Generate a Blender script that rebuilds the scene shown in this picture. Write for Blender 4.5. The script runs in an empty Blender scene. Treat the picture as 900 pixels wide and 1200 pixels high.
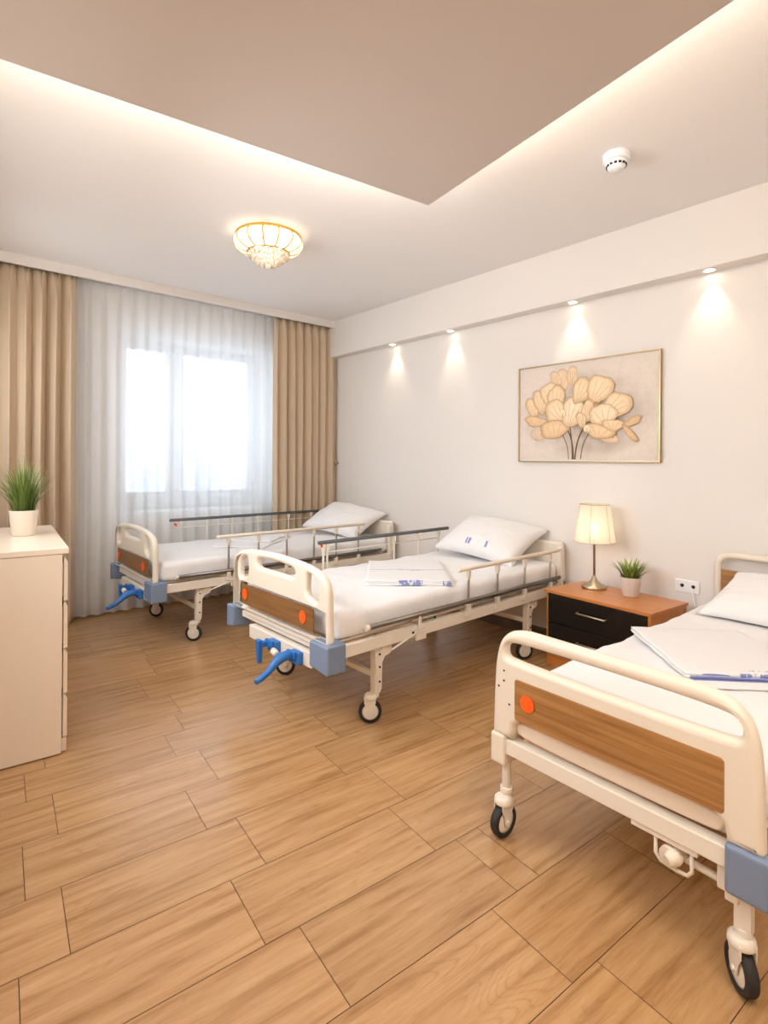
import bpy, bmesh, math, random
from mathutils import Vector, Matrix, noise
from math import sin, cos, pi, radians, atan2, sqrt
random.seed(7)
S = bpy.context.scene
COL = S.collection
PI = pi

# ------------------------------------------------------------------ materials
def srgb(r, g, b):
    f = lambda c: (c/255/12.92) if c/255 <= .04045 else ((c/255+.055)/1.055)**2.4
    return (f(r), f(g), f(b), 1)

def mat(name, col, rough=.5, metal=0, spec=.5, **kw):
    m = bpy.data.materials.new(name); m.use_nodes = True
    p = m.node_tree.nodes['Principled BSDF']
    p.inputs['Base Color'].default_value = col
    p.inputs['Roughness'].default_value = rough
    p.inputs['Metallic'].default_value = metal
    p.inputs['Specular IOR Level'].default_value = spec
    for k, v in kw.items(): p.inputs[k.replace('_', ' ')].default_value = v
    return m

class NT:
    """tiny node helper"""
    def __init__(s, m):
        s.m = m; s.t = m.node_tree; s.n = s.t.nodes; s.p = s.n.get('Principled BSDF')
    def add(s, kind, **kw):
        n = s.n.new(kind)
        for k, v in kw.items():
            if hasattr(n, k): setattr(n, k, v)
            else: n.inputs[k.replace('_', ' ')].default_value = v
        return n
    def link(s, a, b): s.t.links.new(a, b)
    def ramp(s, src, stops):
        r = s.add('ShaderNodeValToRGB'); e = r.color_ramp.elements
        while len(e) < len(stops): e.new(.5)
        for el, (p, c) in zip(e, stops): el.position = p; el.color = c
        s.link(src, r.inputs['Fac']); return r.outputs['Color']
    def math(s, op, a, b=None):
        n = s.add('ShaderNodeMath', operation=op)
        for i, v in enumerate((a, b)):
            if v is None: continue
            if isinstance(v, (int, float)): n.inputs[i].default_value = v
            else: s.link(v, n.inputs[i])
        return n.outputs[0]
    def mix(s, fac, a, b):
        n = s.add('ShaderNodeMix', data_type='RGBA')
        for idx, v in ((0, fac), (6, a), (7, b)):
            if isinstance(v, (int, float)): n.inputs[idx].default_value = v
            elif isinstance(v, tuple): n.inputs[idx].default_value = v
            else: s.link(v, n.inputs[idx])
        return n.outputs[2]
    def coords(s, out='Object', scale=(1, 1, 1)):
        c = s.add('ShaderNodeTexCoord'); mp = s.add('ShaderNodeMapping')
        mp.inputs['Scale'].default_value = scale
        s.link(c.outputs[out], mp.inputs['Vector']); return mp.outputs['Vector']
    def bump(s, h, strength=.1, dist=.01):
        b = s.add('ShaderNodeBump'); b.inputs['Strength'].default_value = strength
        b.inputs['Distance'].default_value = dist
        s.link(h, b.inputs['Height']); s.link(b.outputs['Normal'], s.p.inputs['Normal'])

def plaster(name, col):
    m = mat(name, col, .85, spec=.2); t = NT(m)
    n = t.add('ShaderNodeTexNoise', Scale=90.0, Detail=3.0); t.link(t.coords(), n.inputs['Vector'])
    t.bump(n.outputs['Fac'], .04, .003); return m

def wood(name, dark, light, scale, rough=.35, coat=0):
    m = mat(name, light, rough); t = NT(m)
    v = t.coords('Object', scale)
    n = t.add('ShaderNodeTexNoise', Scale=1.0, Detail=6.0, Roughness=.6, Distortion=.6); t.link(v, n.inputs['Vector'])
    c = t.ramp(n.outputs['Fac'], [(.32, dark), (.62, light)])
    t.link(c, t.p.inputs['Base Color']); t.p.inputs['Coat Weight'].default_value = coat
    return m

def fabric(name, col, scale=400, rough=.9):
    m = mat(name, col, rough, spec=.15); t = NT(m)
    n = t.add('ShaderNodeTexNoise', Scale=float(scale), Detail=2.0); t.link(t.coords(), n.inputs['Vector'])
    t.bump(n.outputs['Fac'], .08, .002); t.p.inputs['Sheen Weight'].default_value = .1
    return m

def floor_mat():
    m = mat('oak_laminate', srgb(198, 150, 102), .36, spec=.75); t = NT(m)
    uv = t.add('ShaderNodeUVMap'); uv.uv_map = 'UV'
    at = t.add('ShaderNodeAttribute'); at.attribute_name = 'tone'
    # per-plank shift of the grain
    cb = t.add('ShaderNodeCombineXYZ'); t.link(t.math('MULTIPLY', at.outputs['Fac'], 37.0), cb.inputs['X']); t.link(t.math('MULTIPLY', at.outputs['Fac'], 91.0), cb.inputs['Y'])
    ad = t.add('ShaderNodeVectorMath', operation='ADD'); t.link(uv.outputs['UV'], ad.inputs[0]); t.link(cb.outputs[0], ad.inputs[1])
    def mp(sc):
        q = t.add('ShaderNodeMapping'); q.inputs['Scale'].default_value = sc; t.link(ad.outputs[0], q.inputs['Vector']); return q.outputs[0]
    n1 = t.add('ShaderNodeTexNoise', Scale=1.0, Detail=8.0, Roughness=.6, Distortion=.35); t.link(mp((1.9, 25, 1)), n1.inputs['Vector'])
    n2 = t.add('ShaderNodeTexNoise', Scale=1.0, Detail=4.0, Roughness=.65); t.link(mp((11, 190, 1)), n2.inputs['Vector'])
    n3 = t.add('ShaderNodeTexNoise', Scale=1.0, Detail=1.0, Distortion=.15); t.link(mp((1.5, 6.5, 1)), n3.inputs['Vector'])
    n4 = t.add('ShaderNodeTexNoise', Scale=1.0, Detail=2.0); t.link(mp((2.0, 5, 3)), n4.inputs['Vector'])
    n5 = t.add('ShaderNodeTexNoise', Scale=1.0, Detail=2.0); t.link(mp((7, 30, 5)), n5.inputs['Vector'])
    rings = t.math('FRACT', t.math('ADD', t.math('MULTIPLY', n3.outputs['Fac'], 26.0), t.math('MULTIPLY', n2.outputs['Fac'], .5)))
    ringc = t.math('ABSOLUTE', t.math('SUBTRACT', rings, .5))
    c1 = t.ramp(n1.outputs['Fac'], [(.30, srgb(152, 112, 70)), (.48, srgb(183, 142, 97)), (.72, srgb(199, 161, 116))])
    mask = t.ramp(n4.outputs['Fac'], [(.50, (0, 0, 0, 1)), (.66, (1, 1, 1, 1))])
    c2 = t.mix(t.math('MULTIPLY', t.math('MULTIPLY', t.ramp(ringc, [(.30, (0, 0, 0, 1)), (.48, (1, 1, 1, 1))]), mask), .30), c1, srgb(150, 100, 54))
    c2 = t.mix(t.math('MULTIPLY', t.ramp(n5.outputs['Fac'], [(.66, (0, 0, 0, 1)), (.78, (1, 1, 1, 1))]), .45), c2, srgb(134, 88, 48))
    c3 = t.mix(t.math('MULTIPLY', t.ramp(n2.outputs['Fac'], [(.48, (0, 0, 0, 1)), (.72, (1, 1, 1, 1))]), .38), c2, srgb(158, 110, 64))
    tone = t.math('ADD', t.math('MULTIPLY', at.outputs['Fac'], .14), .90)
    hs = t.add('ShaderNodeHueSaturation'); t.link(c3, hs.inputs['Color']); t.link(tone, hs.inputs['Value'])
    t.link(hs.outputs['Color'], t.p.inputs['Base Color'])
    t.link(t.math('ADD', t.math('MULTIPLY', n1.outputs['Fac'], .10), .20), t.p.inputs['Roughness'])
    t.bump(n2.outputs['Fac'], .05, .002)
    return m

def emis(name, col, strength):
    m = bpy.data.materials.new(name); m.use_nodes = True; p = m.node_tree.nodes['Principled BSDF']
    p.inputs['Base Color'].default_value = col
    p.inputs['Emission Color'].default_value = col; p.inputs['Emission Strength'].default_value = strength
    return m

def cloth_shader(name, col, transp, transl):
    m = bpy.data.materials.new(name); m.use_nodes = True; nt = m.node_tree; nt.nodes.clear()
    o = nt.nodes.new('ShaderNodeOutputMaterial'); d = nt.nodes.new('ShaderNodeBsdfDiffuse'); tr = nt.nodes.new('ShaderNodeBsdfTranslucent')
    tp = nt.nodes.new('ShaderNodeBsdfTransparent'); m1 = nt.nodes.new('ShaderNodeMixShader'); m2 = nt.nodes.new('ShaderNodeMixShader')
    d.inputs[0].default_value = col; tr.inputs[0].default_value = col
    m1.inputs[0].default_value = transl; m2.inputs[0].default_value = transp
    L = nt.links.new
    L(d.outputs[0], m1.inputs[1]); L(tr.outputs[0], m1.inputs[2]); L(m1.outputs[0], m2.inputs[1]); L(tp.outputs[0], m2.inputs[2]); L(m2.outputs[0], o.inputs[0])
    return m

def glass_pane():
    m = bpy.data.materials.new('window_glass'); m.use_nodes = True; nt = m.node_tree; nt.nodes.clear()
    o = nt.nodes.new('ShaderNodeOutputMaterial'); g = nt.nodes.new('ShaderNodeBsdfGlossy'); tp = nt.nodes.new('ShaderNodeBsdfTransparent'); mx = nt.nodes.new('ShaderNodeMixShader')
    g.inputs['Roughness'].default_value = .02; mx.inputs[0].default_value = .06
    tp.inputs[0].default_value = (.96, .98, 1, 1)
    nt.links.new(tp.outputs[0], mx.inputs[1]); nt.links.new(g.outputs[0], mx.inputs[2]); nt.links.new(mx.outputs[0], o.inputs[0])
    return m

M = {}
M['wall'] = plaster('white_wall_paint', srgb(229, 225, 221))
M['ceil'] = plaster('ceiling_paint', srgb(236, 234, 233))
M['panelc'] = plaster('lowered_ceiling_beige', srgb(206, 196, 187))  # lowered field, a tone darker than the main ceiling
M['floor'] = floor_mat()
M['joint'] = mat('floor_joint', srgb(84, 56, 34), .7)
M['cream'] = mat('cream_plastic', srgb(227, 217, 201), .38)
M['metal_cream'] = mat('cream_powder_coat', srgb(229, 221, 208), .35)
M['white'] = mat('white_lacquer', srgb(230, 216, 198), .22)
M['pvc'] = mat('white_pvc', srgb(238, 240, 244), .3)
M['blue_guard'] = mat('grey_blue_plastic', srgb(120, 136, 162), .5)
M['blue'] = mat('bright_blue_plastic', srgb(38, 108, 184), .4)
M['orange'] = mat('orange_plastic', srgb(244, 96, 24), .45)
M['red'] = mat('red_plastic', srgb(222, 70, 40), .45)
M['steel'] = mat('brushed_steel', srgb(190, 182, 174), .4, 1)
M['dark_steel'] = mat('dark_steel', srgb(126, 120, 114), .35, 1)
M['darkrail'] = mat('dark_grey_rail', srgb(96, 98, 100), .45, .3)
M['rubber'] = mat('black_rubber', srgb(38, 34, 32), .65)
M['dark'] = mat('dark_gap', srgb(30, 26, 24), .7)
M['nickel'] = mat('satin_nickel', srgb(196, 182, 160), .28, 1)
M['gold'] = mat('gold_metal', srgb(226, 180, 84), .25, 1)
M['framegold'] = mat('brushed_gold_frame', srgb(186, 158, 112), .35, .8)
M['black'] = mat('black_gloss_laminate', srgb(20, 16, 15), .22)
M['bedwood'] = wood('bed_wood_laminate', srgb(112, 76, 42), srgb(140, 100, 60), (3, 2.0, 60), .35)
M['bedwood2'] = wood('bed_wood_laminate_light', srgb(140, 96, 52), srgb(172, 126, 76), (3, 2.0, 60), .35)
M['cherry'] = wood('cherry_laminate', srgb(182, 108, 46), srgb(203, 130, 62), (26, 2.2, 26), .3, .2)
M['sheet'] = fabric('white_cotton', srgb(232, 231, 232))
M['drape'] = fabric('beige_drape', srgb(206, 187, 162), 300)
M['sheer'] = cloth_shader('sheer_voile', (.96, .97, .97, 1), .21, .45)
M['shade'] = cloth_shader('cream_lamp_fabric', (.95, .90, .80, 1), .06, .62)
M['bowl'] = cloth_shader('cream_glass_panel', (.97, .92, .82, 1), .10, .6)
M['pot'] = mat('cream_ceramic', srgb(236, 226, 212), .3)
M['potgrey'] = mat('pale_grey_ceramic', srgb(214, 206, 198), .5)
M['soil'] = mat('dark_soil', srgb(40, 30, 22), .9)
M['skirt'] = wood('brown_skirting', srgb(96, 76, 60), srgb(122, 98, 78), (30, 3, 3), .4)
M['glass'] = glass_pane()
M['lens'] = emis('lit_lens', (1, .86, .66, 1), 12)
M['bulb'] = emis('lit_bulb', (1, .82, .58, 1), 6)
M['crystal'] = mat('crystal', (1, .95, .86, 1), .08, **{'Transmission_Weight': .55})
M['fill_panel_glow'] = emis('fill_panel_emission', (1, .92, .82, 1), 6)  # glow of the added fill panel
M['ext'] = plaster('haze_white_facade', srgb(240, 240, 242))  # near white, outdoor haze put into the facade colour
M['ext_win'] = mat('facade_window', srgb(200, 208, 218), .2)
M['snow'] = plaster('pale_ground', srgb(236, 238, 242))

def leaf_mat(name, a, b):
    m = mat(name, a, .45); t = NT(m); at = t.add('ShaderNodeAttribute'); at.attribute_name = 'tone'
    t.link(t.mix(at.outputs['Fac'], a, b), t.p.inputs['Base Color']); return m
M['grass1'] = leaf_mat('dark_grass', srgb(46, 74, 22), srgb(116, 140, 52))
M['grass2'] = leaf_mat('light_grass', srgb(62, 88, 26), srgb(150, 170, 70))

# ------------------------------------------------------------------ mesh helpers
def box(bm, x0, x1, y0, y1, z0, z1, mi=0):
    r = bmesh.ops.create_cube(bm, size=1)
    bmesh.ops.scale(bm, vec=(abs(x1-x0), abs(y1-y0), abs(z1-z0)), verts=r['verts'])
    bmesh.ops.translate(bm, vec=((x0+x1)/2, (y0+y1)/2, (z0+z1)/2), verts=r['verts'])
    for f in {f for v in r['verts'] for f in v.link_faces}: f.material_index = mi
    return r['verts']

def tube(bm, pts, r, n=12, mi=0, caps=True):
    """round tube along a path; r may be a list"""
    pts = [Vector(p) for p in pts]; rs = r if isinstance(r, (list, tuple)) else [r]*len(pts)
    rings = []; up = None
    for i, p in enumerate(pts):
        d = (pts[min(i+1, len(pts)-1)] - pts[max(i-1, 0)]).normalized()
        if up is None: up = Vector((0, 0, 1)) if abs(d.z) < .9 else Vector((1, 0, 0))
        a = d.cross(up).normalized(); b = a.cross(d).normalized(); up = b
        rings.append([bm.verts.new(p + rs[i]*(cos(2*PI*k/n)*a + sin(2*PI*k/n)*b)) for k in range(n)])
    for A, B in zip(rings, rings[1:]):
        for k in range(n):
            f = bm.faces.new((A[k], A[(k+1) % n], B[(k+1) % n], B[k])); f.material_index = mi; f.smooth = True
    if caps:
        for ring in (rings[0][::-1], rings[-1]):
            f = bm.faces.new(ring); f.material_index = mi

def arc(c, r, a0, a1, n, ax='yz'):
    out = []
    for k in range(n+1):
        a = radians(a0+(a1-a0)*k/n); u, v = c[0]+r*cos(a), c[1]+r*sin(a)
        out.append((u, v))
    return out

def lathe(bm, prof, n=32, c=(0, 0), mi=0, smooth=True, axis=None):
    rings = []
    for r, z in prof:
        if r < 1e-5: rings.append([bm.verts.new((c[0], c[1], z))])
        else: rings.append([bm.verts.new((c[0]+r*cos(2*PI*k/n), c[1]+r*sin(2*PI*k/n), z)) for k in range(n)])
    for A, B in zip(rings, rings[1:]):
        for k in range(n):
            k2 = (k+1) % n
            if len(A) == 1 and len(B) == 1: continue
            if len(A) == 1: vs = (A[0], B[k2], B[k])
            elif len(B) == 1: vs = (A[k], A[k2], B[0])
            else: vs = (A[k], A[k2], B[k2], B[k])
            f = bm.faces.new(vs); f.material_index = mi; f.smooth = smooth

def xform(bm, verts_before, mtx):
    vs = [v for v in bm.verts if v not in verts_before]
    bmesh.ops.transform(bm, matrix=mtx, verts=vs)

def obj(name, bm, m, parent=None, bev=0, seg=2, smooth=False, loc=None, rot=None, subs=0):
    me = bpy.data.meshes.new(name)
    bmesh.ops.recalc_face_normals(bm, faces=bm.faces)
    bm.to_mesh(me); bm.free()
    for x in (m if isinstance(m, (list, tuple)) else [m]): me.materials.append(x)
    if smooth:
        for p in me.polygons: p.use_smooth = True
    o = bpy.data.objects.new(name, me); COL.objects.link(o)
    if parent: o.parent = parent
    if loc: o.location = loc
    if rot: o.rotation_euler = rot
    if bev:
        b = o.modifiers.new('bevel', 'BEVEL'); b.width = bev; b.segments = seg; b.limit_method = 'ANGLE'; b.angle_limit = radians(40)
    if subs:
        s = o.modifiers.new('sub', 'SUBSURF'); s.levels = subs; s.render_levels = subs
    return o

def bx(name, m, dims, parent=None, bev=.003, **kw):
    bm = bmesh.new()
    for d in (dims if isinstance(dims[0], (list, tuple)) else [dims]): box(bm, *d)
    return obj(name, bm, m, parent, bev, **kw)

def tag(o, label, cat, group=None):
    o['label'] = label; o['category'] = cat
    if group: o['group'] = group
    return o

def thing(name, label, cat, loc=(0, 0, 0), rz=0, group=None):
    o = bpy.data.objects.new(name, None); COL.objects.link(o)
    o.location = loc; o.rotation_euler = (0, 0, rz); o.empty_display_size = .1
    return tag(o, label, cat, group)

def struct(o): o['kind'] = 'structure'; return o

def plate(name, outline, holes, thick, bevel, m, parent, loc=(0, 0, 0)):
    """moulded plate in the local y-z plane: outline and holes are (y, z) loops; rounded edges"""
    cu = bpy.data.curves.new(name, 'CURVE'); cu.dimensions = '2D'; cu.fill_mode = 'BOTH'
    cu.extrude = max(thick/2-bevel, .0005); cu.bevel_depth = bevel; cu.bevel_resolution = 4; cu.offset = -bevel
    for lp in [outline]+holes:
        sp = cu.splines.new('POLY'); sp.points.add(len(lp)-1); sp.use_cyclic_u = True
        for p, (u, v) in zip(sp.points, lp): p.co = (u, v, 0, 1)
    tmp = bpy.data.objects.new(name, cu); COL.objects.link(tmp)
    dg = bpy.context.evaluated_depsgraph_get()
    me = bpy.data.meshes.new_from_object(tmp.evaluated_get(dg))
    bpy.data.objects.remove(tmp); bpy.data.curves.remove(cu)
    # curve (x,y,z) -> local (z, x, y)
    me.transform(Matrix(((0, 0, 1, 0), (1, 0, 0, 0), (0, 1, 0, 0), (0, 0, 0, 1))))
    me.name = name; me.materials.clear(); me.materials.append(m)
    for p in me.polygons: p.use_smooth = True
    o = bpy.data.objects.new(name, me); COL.objects.link(o); o.parent = parent; o.location = loc
    md = o.modifiers.new('wn', 'WEIGHTED_NORMAL')
    return o

def rrect(y0, y1, z0, z1, r, n=6):
    """rounded rectangle loop; r single or (bl, br, tr, tl)"""
    rb = r if isinstance(r, (tuple, list)) else (r,)*4
    out = []
    for (cy, cz, a), rr in zip(((y0, z0, 180), (y1, z0, 270), (y1, z1, 0), (y0, z1, 90)), rb):
        sy = 1 if cy == y0 else -1; sz = 1 if cz == z0 else -1
        out += arc((cy+sy*rr, cz+sz*rr), rr, a, a+90, n)
    return out

def smooth_loop(pts, it=3):
    for _ in range(it):
        q = []
        for i, p in enumerate(pts):
            b = pts[(i+1) % len(pts)]
            q += [(.75*p[0]+.25*b[0], .75*p[1]+.25*b[1]), (.25*p[0]+.75*b[0], .25*p[1]+.75*b[1])]
        pts = q
    return pts

def soft_box(bm, x0, x1, y0, y1, z0, z1, r, amp=.004, freq=5, n=(40, 22, 6), sag=0):
    """rounded, slightly uneven box (mattress, folded cloth)"""
    L = (x1-x0, y1-y0, z1-z0); c = ((x0+x1)/2, (y0+y1)/2, (z0+z1)/2)
    vs = {}
    def V(i, j, k):
        key = (i, j, k)
        if key in vs: return vs[key]
        p = Vector((L[0]*(i/n[0]-.5), L[1]*(j/n[1]-.5), L[2]*(k/n[2]-.5)))
        q = Vector((max(-L[0]/2+r, min(L[0]/2-r, p.x)), max(-L[1]/2+r, min(L[1]/2-r, p.y)), max(-L[2]/2+r, min(L[2]/2-r, p.z))))
        d = p-q
        if d.length > 1e-9: p = q + d.normalized()*r
        w = p + Vector(c)
        nz = noise.fractal(w*freq, 1.0, 2.0, 3)
        dirn = (p-Vector((p.x*.9, p.y*.9, 0))).normalized() if p.length else Vector((0, 0, 1))
        w += dirn*amp*nz
        vs[key] = bm.verts.new(w); return vs[key]
    for a, b, cc in ((0, 1, 2), (0, 2, 1), (1, 2, 0)):
        for side in (0, n[cc]):
            for i in range(n[a]):
                for j in range(n[b]):
                    quad = []
                    for di, dj in ((0, 0), (1, 0), (1, 1), (0, 1)):
                        ix = [0, 0, 0]; ix[a] = i+di; ix[b] = j+dj; ix[cc] = side; quad.append(V(*ix))
                    try: f = bm.faces.new(quad); f.smooth = True
                    except ValueError: pass

def frame_at(o, d): # world from local frame origin, deg
    return Matrix.Translation((o[0], o[1], 0)) @ Matrix.Rotation(radians(d), 4, 'Z')

# ------------------------------------------------------------------ calibrated places
H = 3.11                       # ceiling
WALL_R = ((3.93, 0.0), math.degrees(math.atan(.105)))
WALL_W = ((0.0, 5.395), 4.5)
def rooted(o, fr):
    o.location = (fr[0][0], fr[0][1], 0); o.rotation_euler = (0, 0, radians(fr[1])); return o
def RW(x, y, z): return frame_at(*WALL_R) @ Vector((x, y, z))
def WW(x, y, z): return frame_at(*WALL_W) @ Vector((x, y, z))

# ------------------------------------------------------------------ room shell
def build_floor():
    edges = [-1.51, -1.21, -.91, -.61, -.31, -.01, .29, .59, .89, 1.19, 1.49, 1.79, 2.09, 2.39, 2.69, 2.935, 3.13, 3.43, 3.79, 4.16, 4.48, 4.80, 5.12, 5.44, 5.76, 6.3]
    known = {.59: [1.41], .89: [.66, 1.295], 1.19: [.76, 1.42, 1.535], 1.49: [.05, .65, 1.32], 1.79: [.175, .78, 1.412, 2.078], 2.09: [.075, .664, 1.30, 1.956],
             2.39: [.19, .81, 1.45, 2.06], 2.69: [.097, .705, 1.306], 2.935: [.81], 3.13: [.85], 3.43: [.738], 3.79: [.865]}
    bm = bmesh.new(); uvl = bm.loops.layers.uv.new('UV'); tl = bm.faces.layers.float.new('tone')
    rnd = random.Random(3); X0, X1, g = -.5, 4.4, .0013
    f = bm.faces.new([bm.verts.new(p) for p in ((X0, edges[0], -.002), (X1, edges[0], -.002), (X1, edges[-1], -.002), (X0, edges[-1], -.002))]); f.material_index = 1
    for a, b in zip(edges, edges[1:]):
        js = list(known.get(a, [rnd.uniform(.0, .6)])); js.sort()
        while js[0] > X0+.63: js.insert(0, js[0]-.63)
        while js[-1] < X1-.63: js.append(js[-1]+.635)
        js = [X0]+[j for j in js if X0+.05 < j < X1-.05]+[X1]
        for p, q in zip(js, js[1:]):
            vs = [bm.verts.new(v) for v in ((p+g, a+g, 0), (q-g, a+g, 0), (q-g, b-g, 0), (p+g, b-g, 0))]
            f = bm.faces.new(vs); f[tl] = rnd.random()
            for l in f.loops: l[uvl].uv = (l.vert.co.x, l.vert.co.y)
    o = obj('floor', bm, [M['floor'], M['joint']])
    return struct(o)
build_floor()
bm = bmesh.new(); box(bm, -.5, 4.4, -1.5, 6.3, -.25, -.004); struct(obj('floor_slab', bm, M['joint']))

bm = bmesh.new(); box(bm, 0, .2, -1.7, 6.2, -.2, H+.1)
rooted(struct(obj('wall_right', bm, M['wall'])), WALL_R)
bm = bmesh.new()
ox0, ox1, oz0, oz1 = .945, 2.605, .94, 2.707
for d in ((-.7, ox0, -.2, H+.1), (ox1, 3.9, -.2, H+.1), (ox0, ox1, -.2, oz0), (ox0, ox1, oz1, H+.1)): box(bm, d[0], d[1], .2, .8, d[2], d[3])
rooted(struct(obj('wall_window', bm, M['wall'])), WALL_W)
bm = bmesh.new(); box(bm, -.5, -.3, -1.5, 6.3, -.2, H+.1); struct(obj('wall_left', bm, M['wall']))
bm = bmesh.new(); box(bm, -.5, 4.4, -1.5, -1.3, -.2, H+.1); struct(obj('wall_back', bm, M['wall']))
bm = bmesh.new(); box(bm, -.5, 4.4, -1.5, 6.3, H, H+.15); struct(obj('ceiling', bm, M['ceil']))
# lowered ceiling field with the light cove above it
bm = bmesh.new()
poly = [(-.29, -1.29), (1.715, -1.29), (1.946, 2.297), (-.29, 2.387)]
lo = [bm.verts.new((x, y, 2.88)) for x, y in poly]; hi = [bm.verts.new((x, y, 2.905)) for x, y in poly]
bm.faces.new(lo[::-1]); bm.faces.new(hi)
for i in range(4): bm.faces.new((lo[i], lo[(i+1) % 4], hi[(i+1) % 4], hi[i]))
struct(obj('ceiling_lowered', bm, M['panelc'], bev=.002))
bm = bmesh.new(); box(bm, -.29, 1.35, -1.29, 1.85, 2.9055, H); struct(obj('ceiling_upstand', bm, M['ceil']))
# soffit along the bed wall
bm = bmesh.new(); box(bm, -.12, .01, -1.6, 5.72, 2.69, H+.01)
rooted(struct(obj('trim_1', bm, M['wall'], bev=.004)), WALL_R)
# curtain pelmet
bm = bmesh.new(); box(bm, -.6, 3.40, -.125, -.095, 3.03, H+.005)
rooted(struct(obj('trim_2', bm, M['wall'], bev=.003)), WALL_W)
bm = bmesh.new(); box(bm, -.014, .004, -1.6, 5.9, 0, .085)
rooted(struct(obj('baseboard_right', bm, M['skirt'], bev=.003)), WALL_R)
bm = bmesh.new(); box(bm, -.6, 3.6, .186, .204, 0, .085)
rooted(struct(obj('baseboard_window', bm, M['skirt'], bev=.003)), WALL_W)

# window
def build_window():
    fy0, fy1 = .66, .73
    bm = bmesh.new()
    box(bm, ox0, ox0+.07, fy0, fy1, oz0, oz1); box(bm, ox1-.05, ox1, fy0, fy1, oz0, oz1)
    box(bm, ox0, ox1, fy0, fy1, oz0, oz0+.06); box(bm, ox0, ox1, fy0, fy1, oz1-.045, oz1)
    box(bm, 1.585, 1.665, fy0, fy1, oz0, oz1)
    w = rooted(struct(obj('window_1', bm, M['pvc'], bev=.006)), WALL_W)
    w['label'] = 'white double window behind the sheer curtain'
    for a, b in ((1.015, 1.585), (1.665, 2.555)):
        ga, gb = (1.125, 1.53) if a < 1.5 else (1.72, 2.487)
        bm = bmesh.new(); z0, z1, y0, y1 = oz0+.06, oz1-.045, .635, .70
        box(bm, a, ga, y0, y1, z0, z1); box(bm, gb, b, y0, y1, z0, z1); box(bm, ga, gb, y0, y1, z0, 1.10); box(bm, ga, gb, y0, y1, 2.615, z1)
        s = obj('window_sash', bm, M['pvc'], w, .006)
        bm = bmesh.new(); box(bm, ga-.01, gb+.01, .665, .673, 1.09, 2.625); obj('pane', bm, M['glass'], s)
    bx('window_handle', M['pvc'], [(1.60, 1.63, .60, .635, 1.72, 1.80), (1.605, 1.625, .585, .605, 1.66, 1.78)], w, .005)
    bx('window_sill', M['pvc'], (ox0-.05, ox1+.05, .15, .66, oz0-.03, oz0), w, .008)
build_window()

# ------------------------------------------------------------------ curtains
def curtain(name, x0, x1, y, z0, z1, pitch, amp, m, seed, label, solid=0, nx=9, sway=.012, bulge=.17):
    rnd = random.Random(seed); bm = bmesh.new()
    n = int((x1-x0)/pitch*nx*2); nz = 36; grid = []
    npl = int((x1-x0)/pitch)+3
    ph = [rnd.uniform(-.35, .35) for _ in range(npl)]; am = [rnd.uniform(.65, 1.15) for _ in range(npl)]
    for j in range(nz+1):
        t = j/nz; z = z1+(z0-z1)*t; row = []
        pinch = min(1, t/.07)
        for i in range(n+1):
            s = i/n; u = s*(x1-x0)/pitch; k = int(u); fr = u-k
            A = am[k]*(1-fr)+am[k+1]*fr; P = ph[k]*(1-fr)+ph[k+1]*fr
            a = 2*PI*(u+P*.35*(.3+.7*t))
            w = sin(a); prof = (abs(w)**.75)*(1 if w > 0 else -1)
            prof = prof*(.35+.65*pinch) + .35*(1-pinch)*(1 if cos(2*a) > .2 else -.4)
            yy = y - amp*A*prof*(.8+.2*t)
            xx = x0+s*(x1-x0) + bulge*pitch*sin(2*a)*pinch + sway*sin(2.1*t*PI+u*.7+seed)*t*.5
            row.append(bm.verts.new((xx, yy, z)))
        grid.append(row)
    for A, B in zip(grid, grid[1:]):
        for i in range(n):
            f = bm.faces.new((A[i], A[i+1], B[i+1], B[i])); f.smooth = True
    o = obj(name, bm, m)
    if solid:
        sd = o.modifiers.new('thick', 'SOLIDIFY'); sd.thickness = solid; sd.offset = 0
    rooted(o, WALL_W); tag(o, label, 'curtain'); return o
curtain('drape', -.32, .555, -.03, .012, 3.06, .112, .072, M['drape'], 4, 'beige floor-length drape at the left end of the window, behind the dresser plant', .003)
curtain('drape', 2.475, 3.33, -.03, .012, 3.06, .107, .068, M['drape'], 9, 'beige pleated drape in the corner against the white wall, right of the window', .003)
curtain('sheer_curtain', .47, 2.53, .06, .02, 3.06, .125, .028, M['sheer'], 15, 'white sheer voile curtain hanging in front of the bright window', 0, 8, .008, .03)
bm = bmesh.new(); tube(bm, [(-.06, 5.63, 1.42), (.0, 5.63, 1.42)], .009); lathe(bm, [(0, .0), (.014, .004), (.014, .012), (0, .016)], 12)
vs = [v for v in bm.verts if v.co.z < .5]
bmesh.ops.transform(bm, matrix=Matrix.Translation((-.065, 5.63, 1.42)) @ Matrix.Rotation(PI/2, 4, 'Y'), verts=vs)
rooted(tag(obj('curtain_hook', bm, M['nickel']), 'small metal tieback hook on the wall beside the corner drape', 'hook'), WALL_R)

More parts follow.
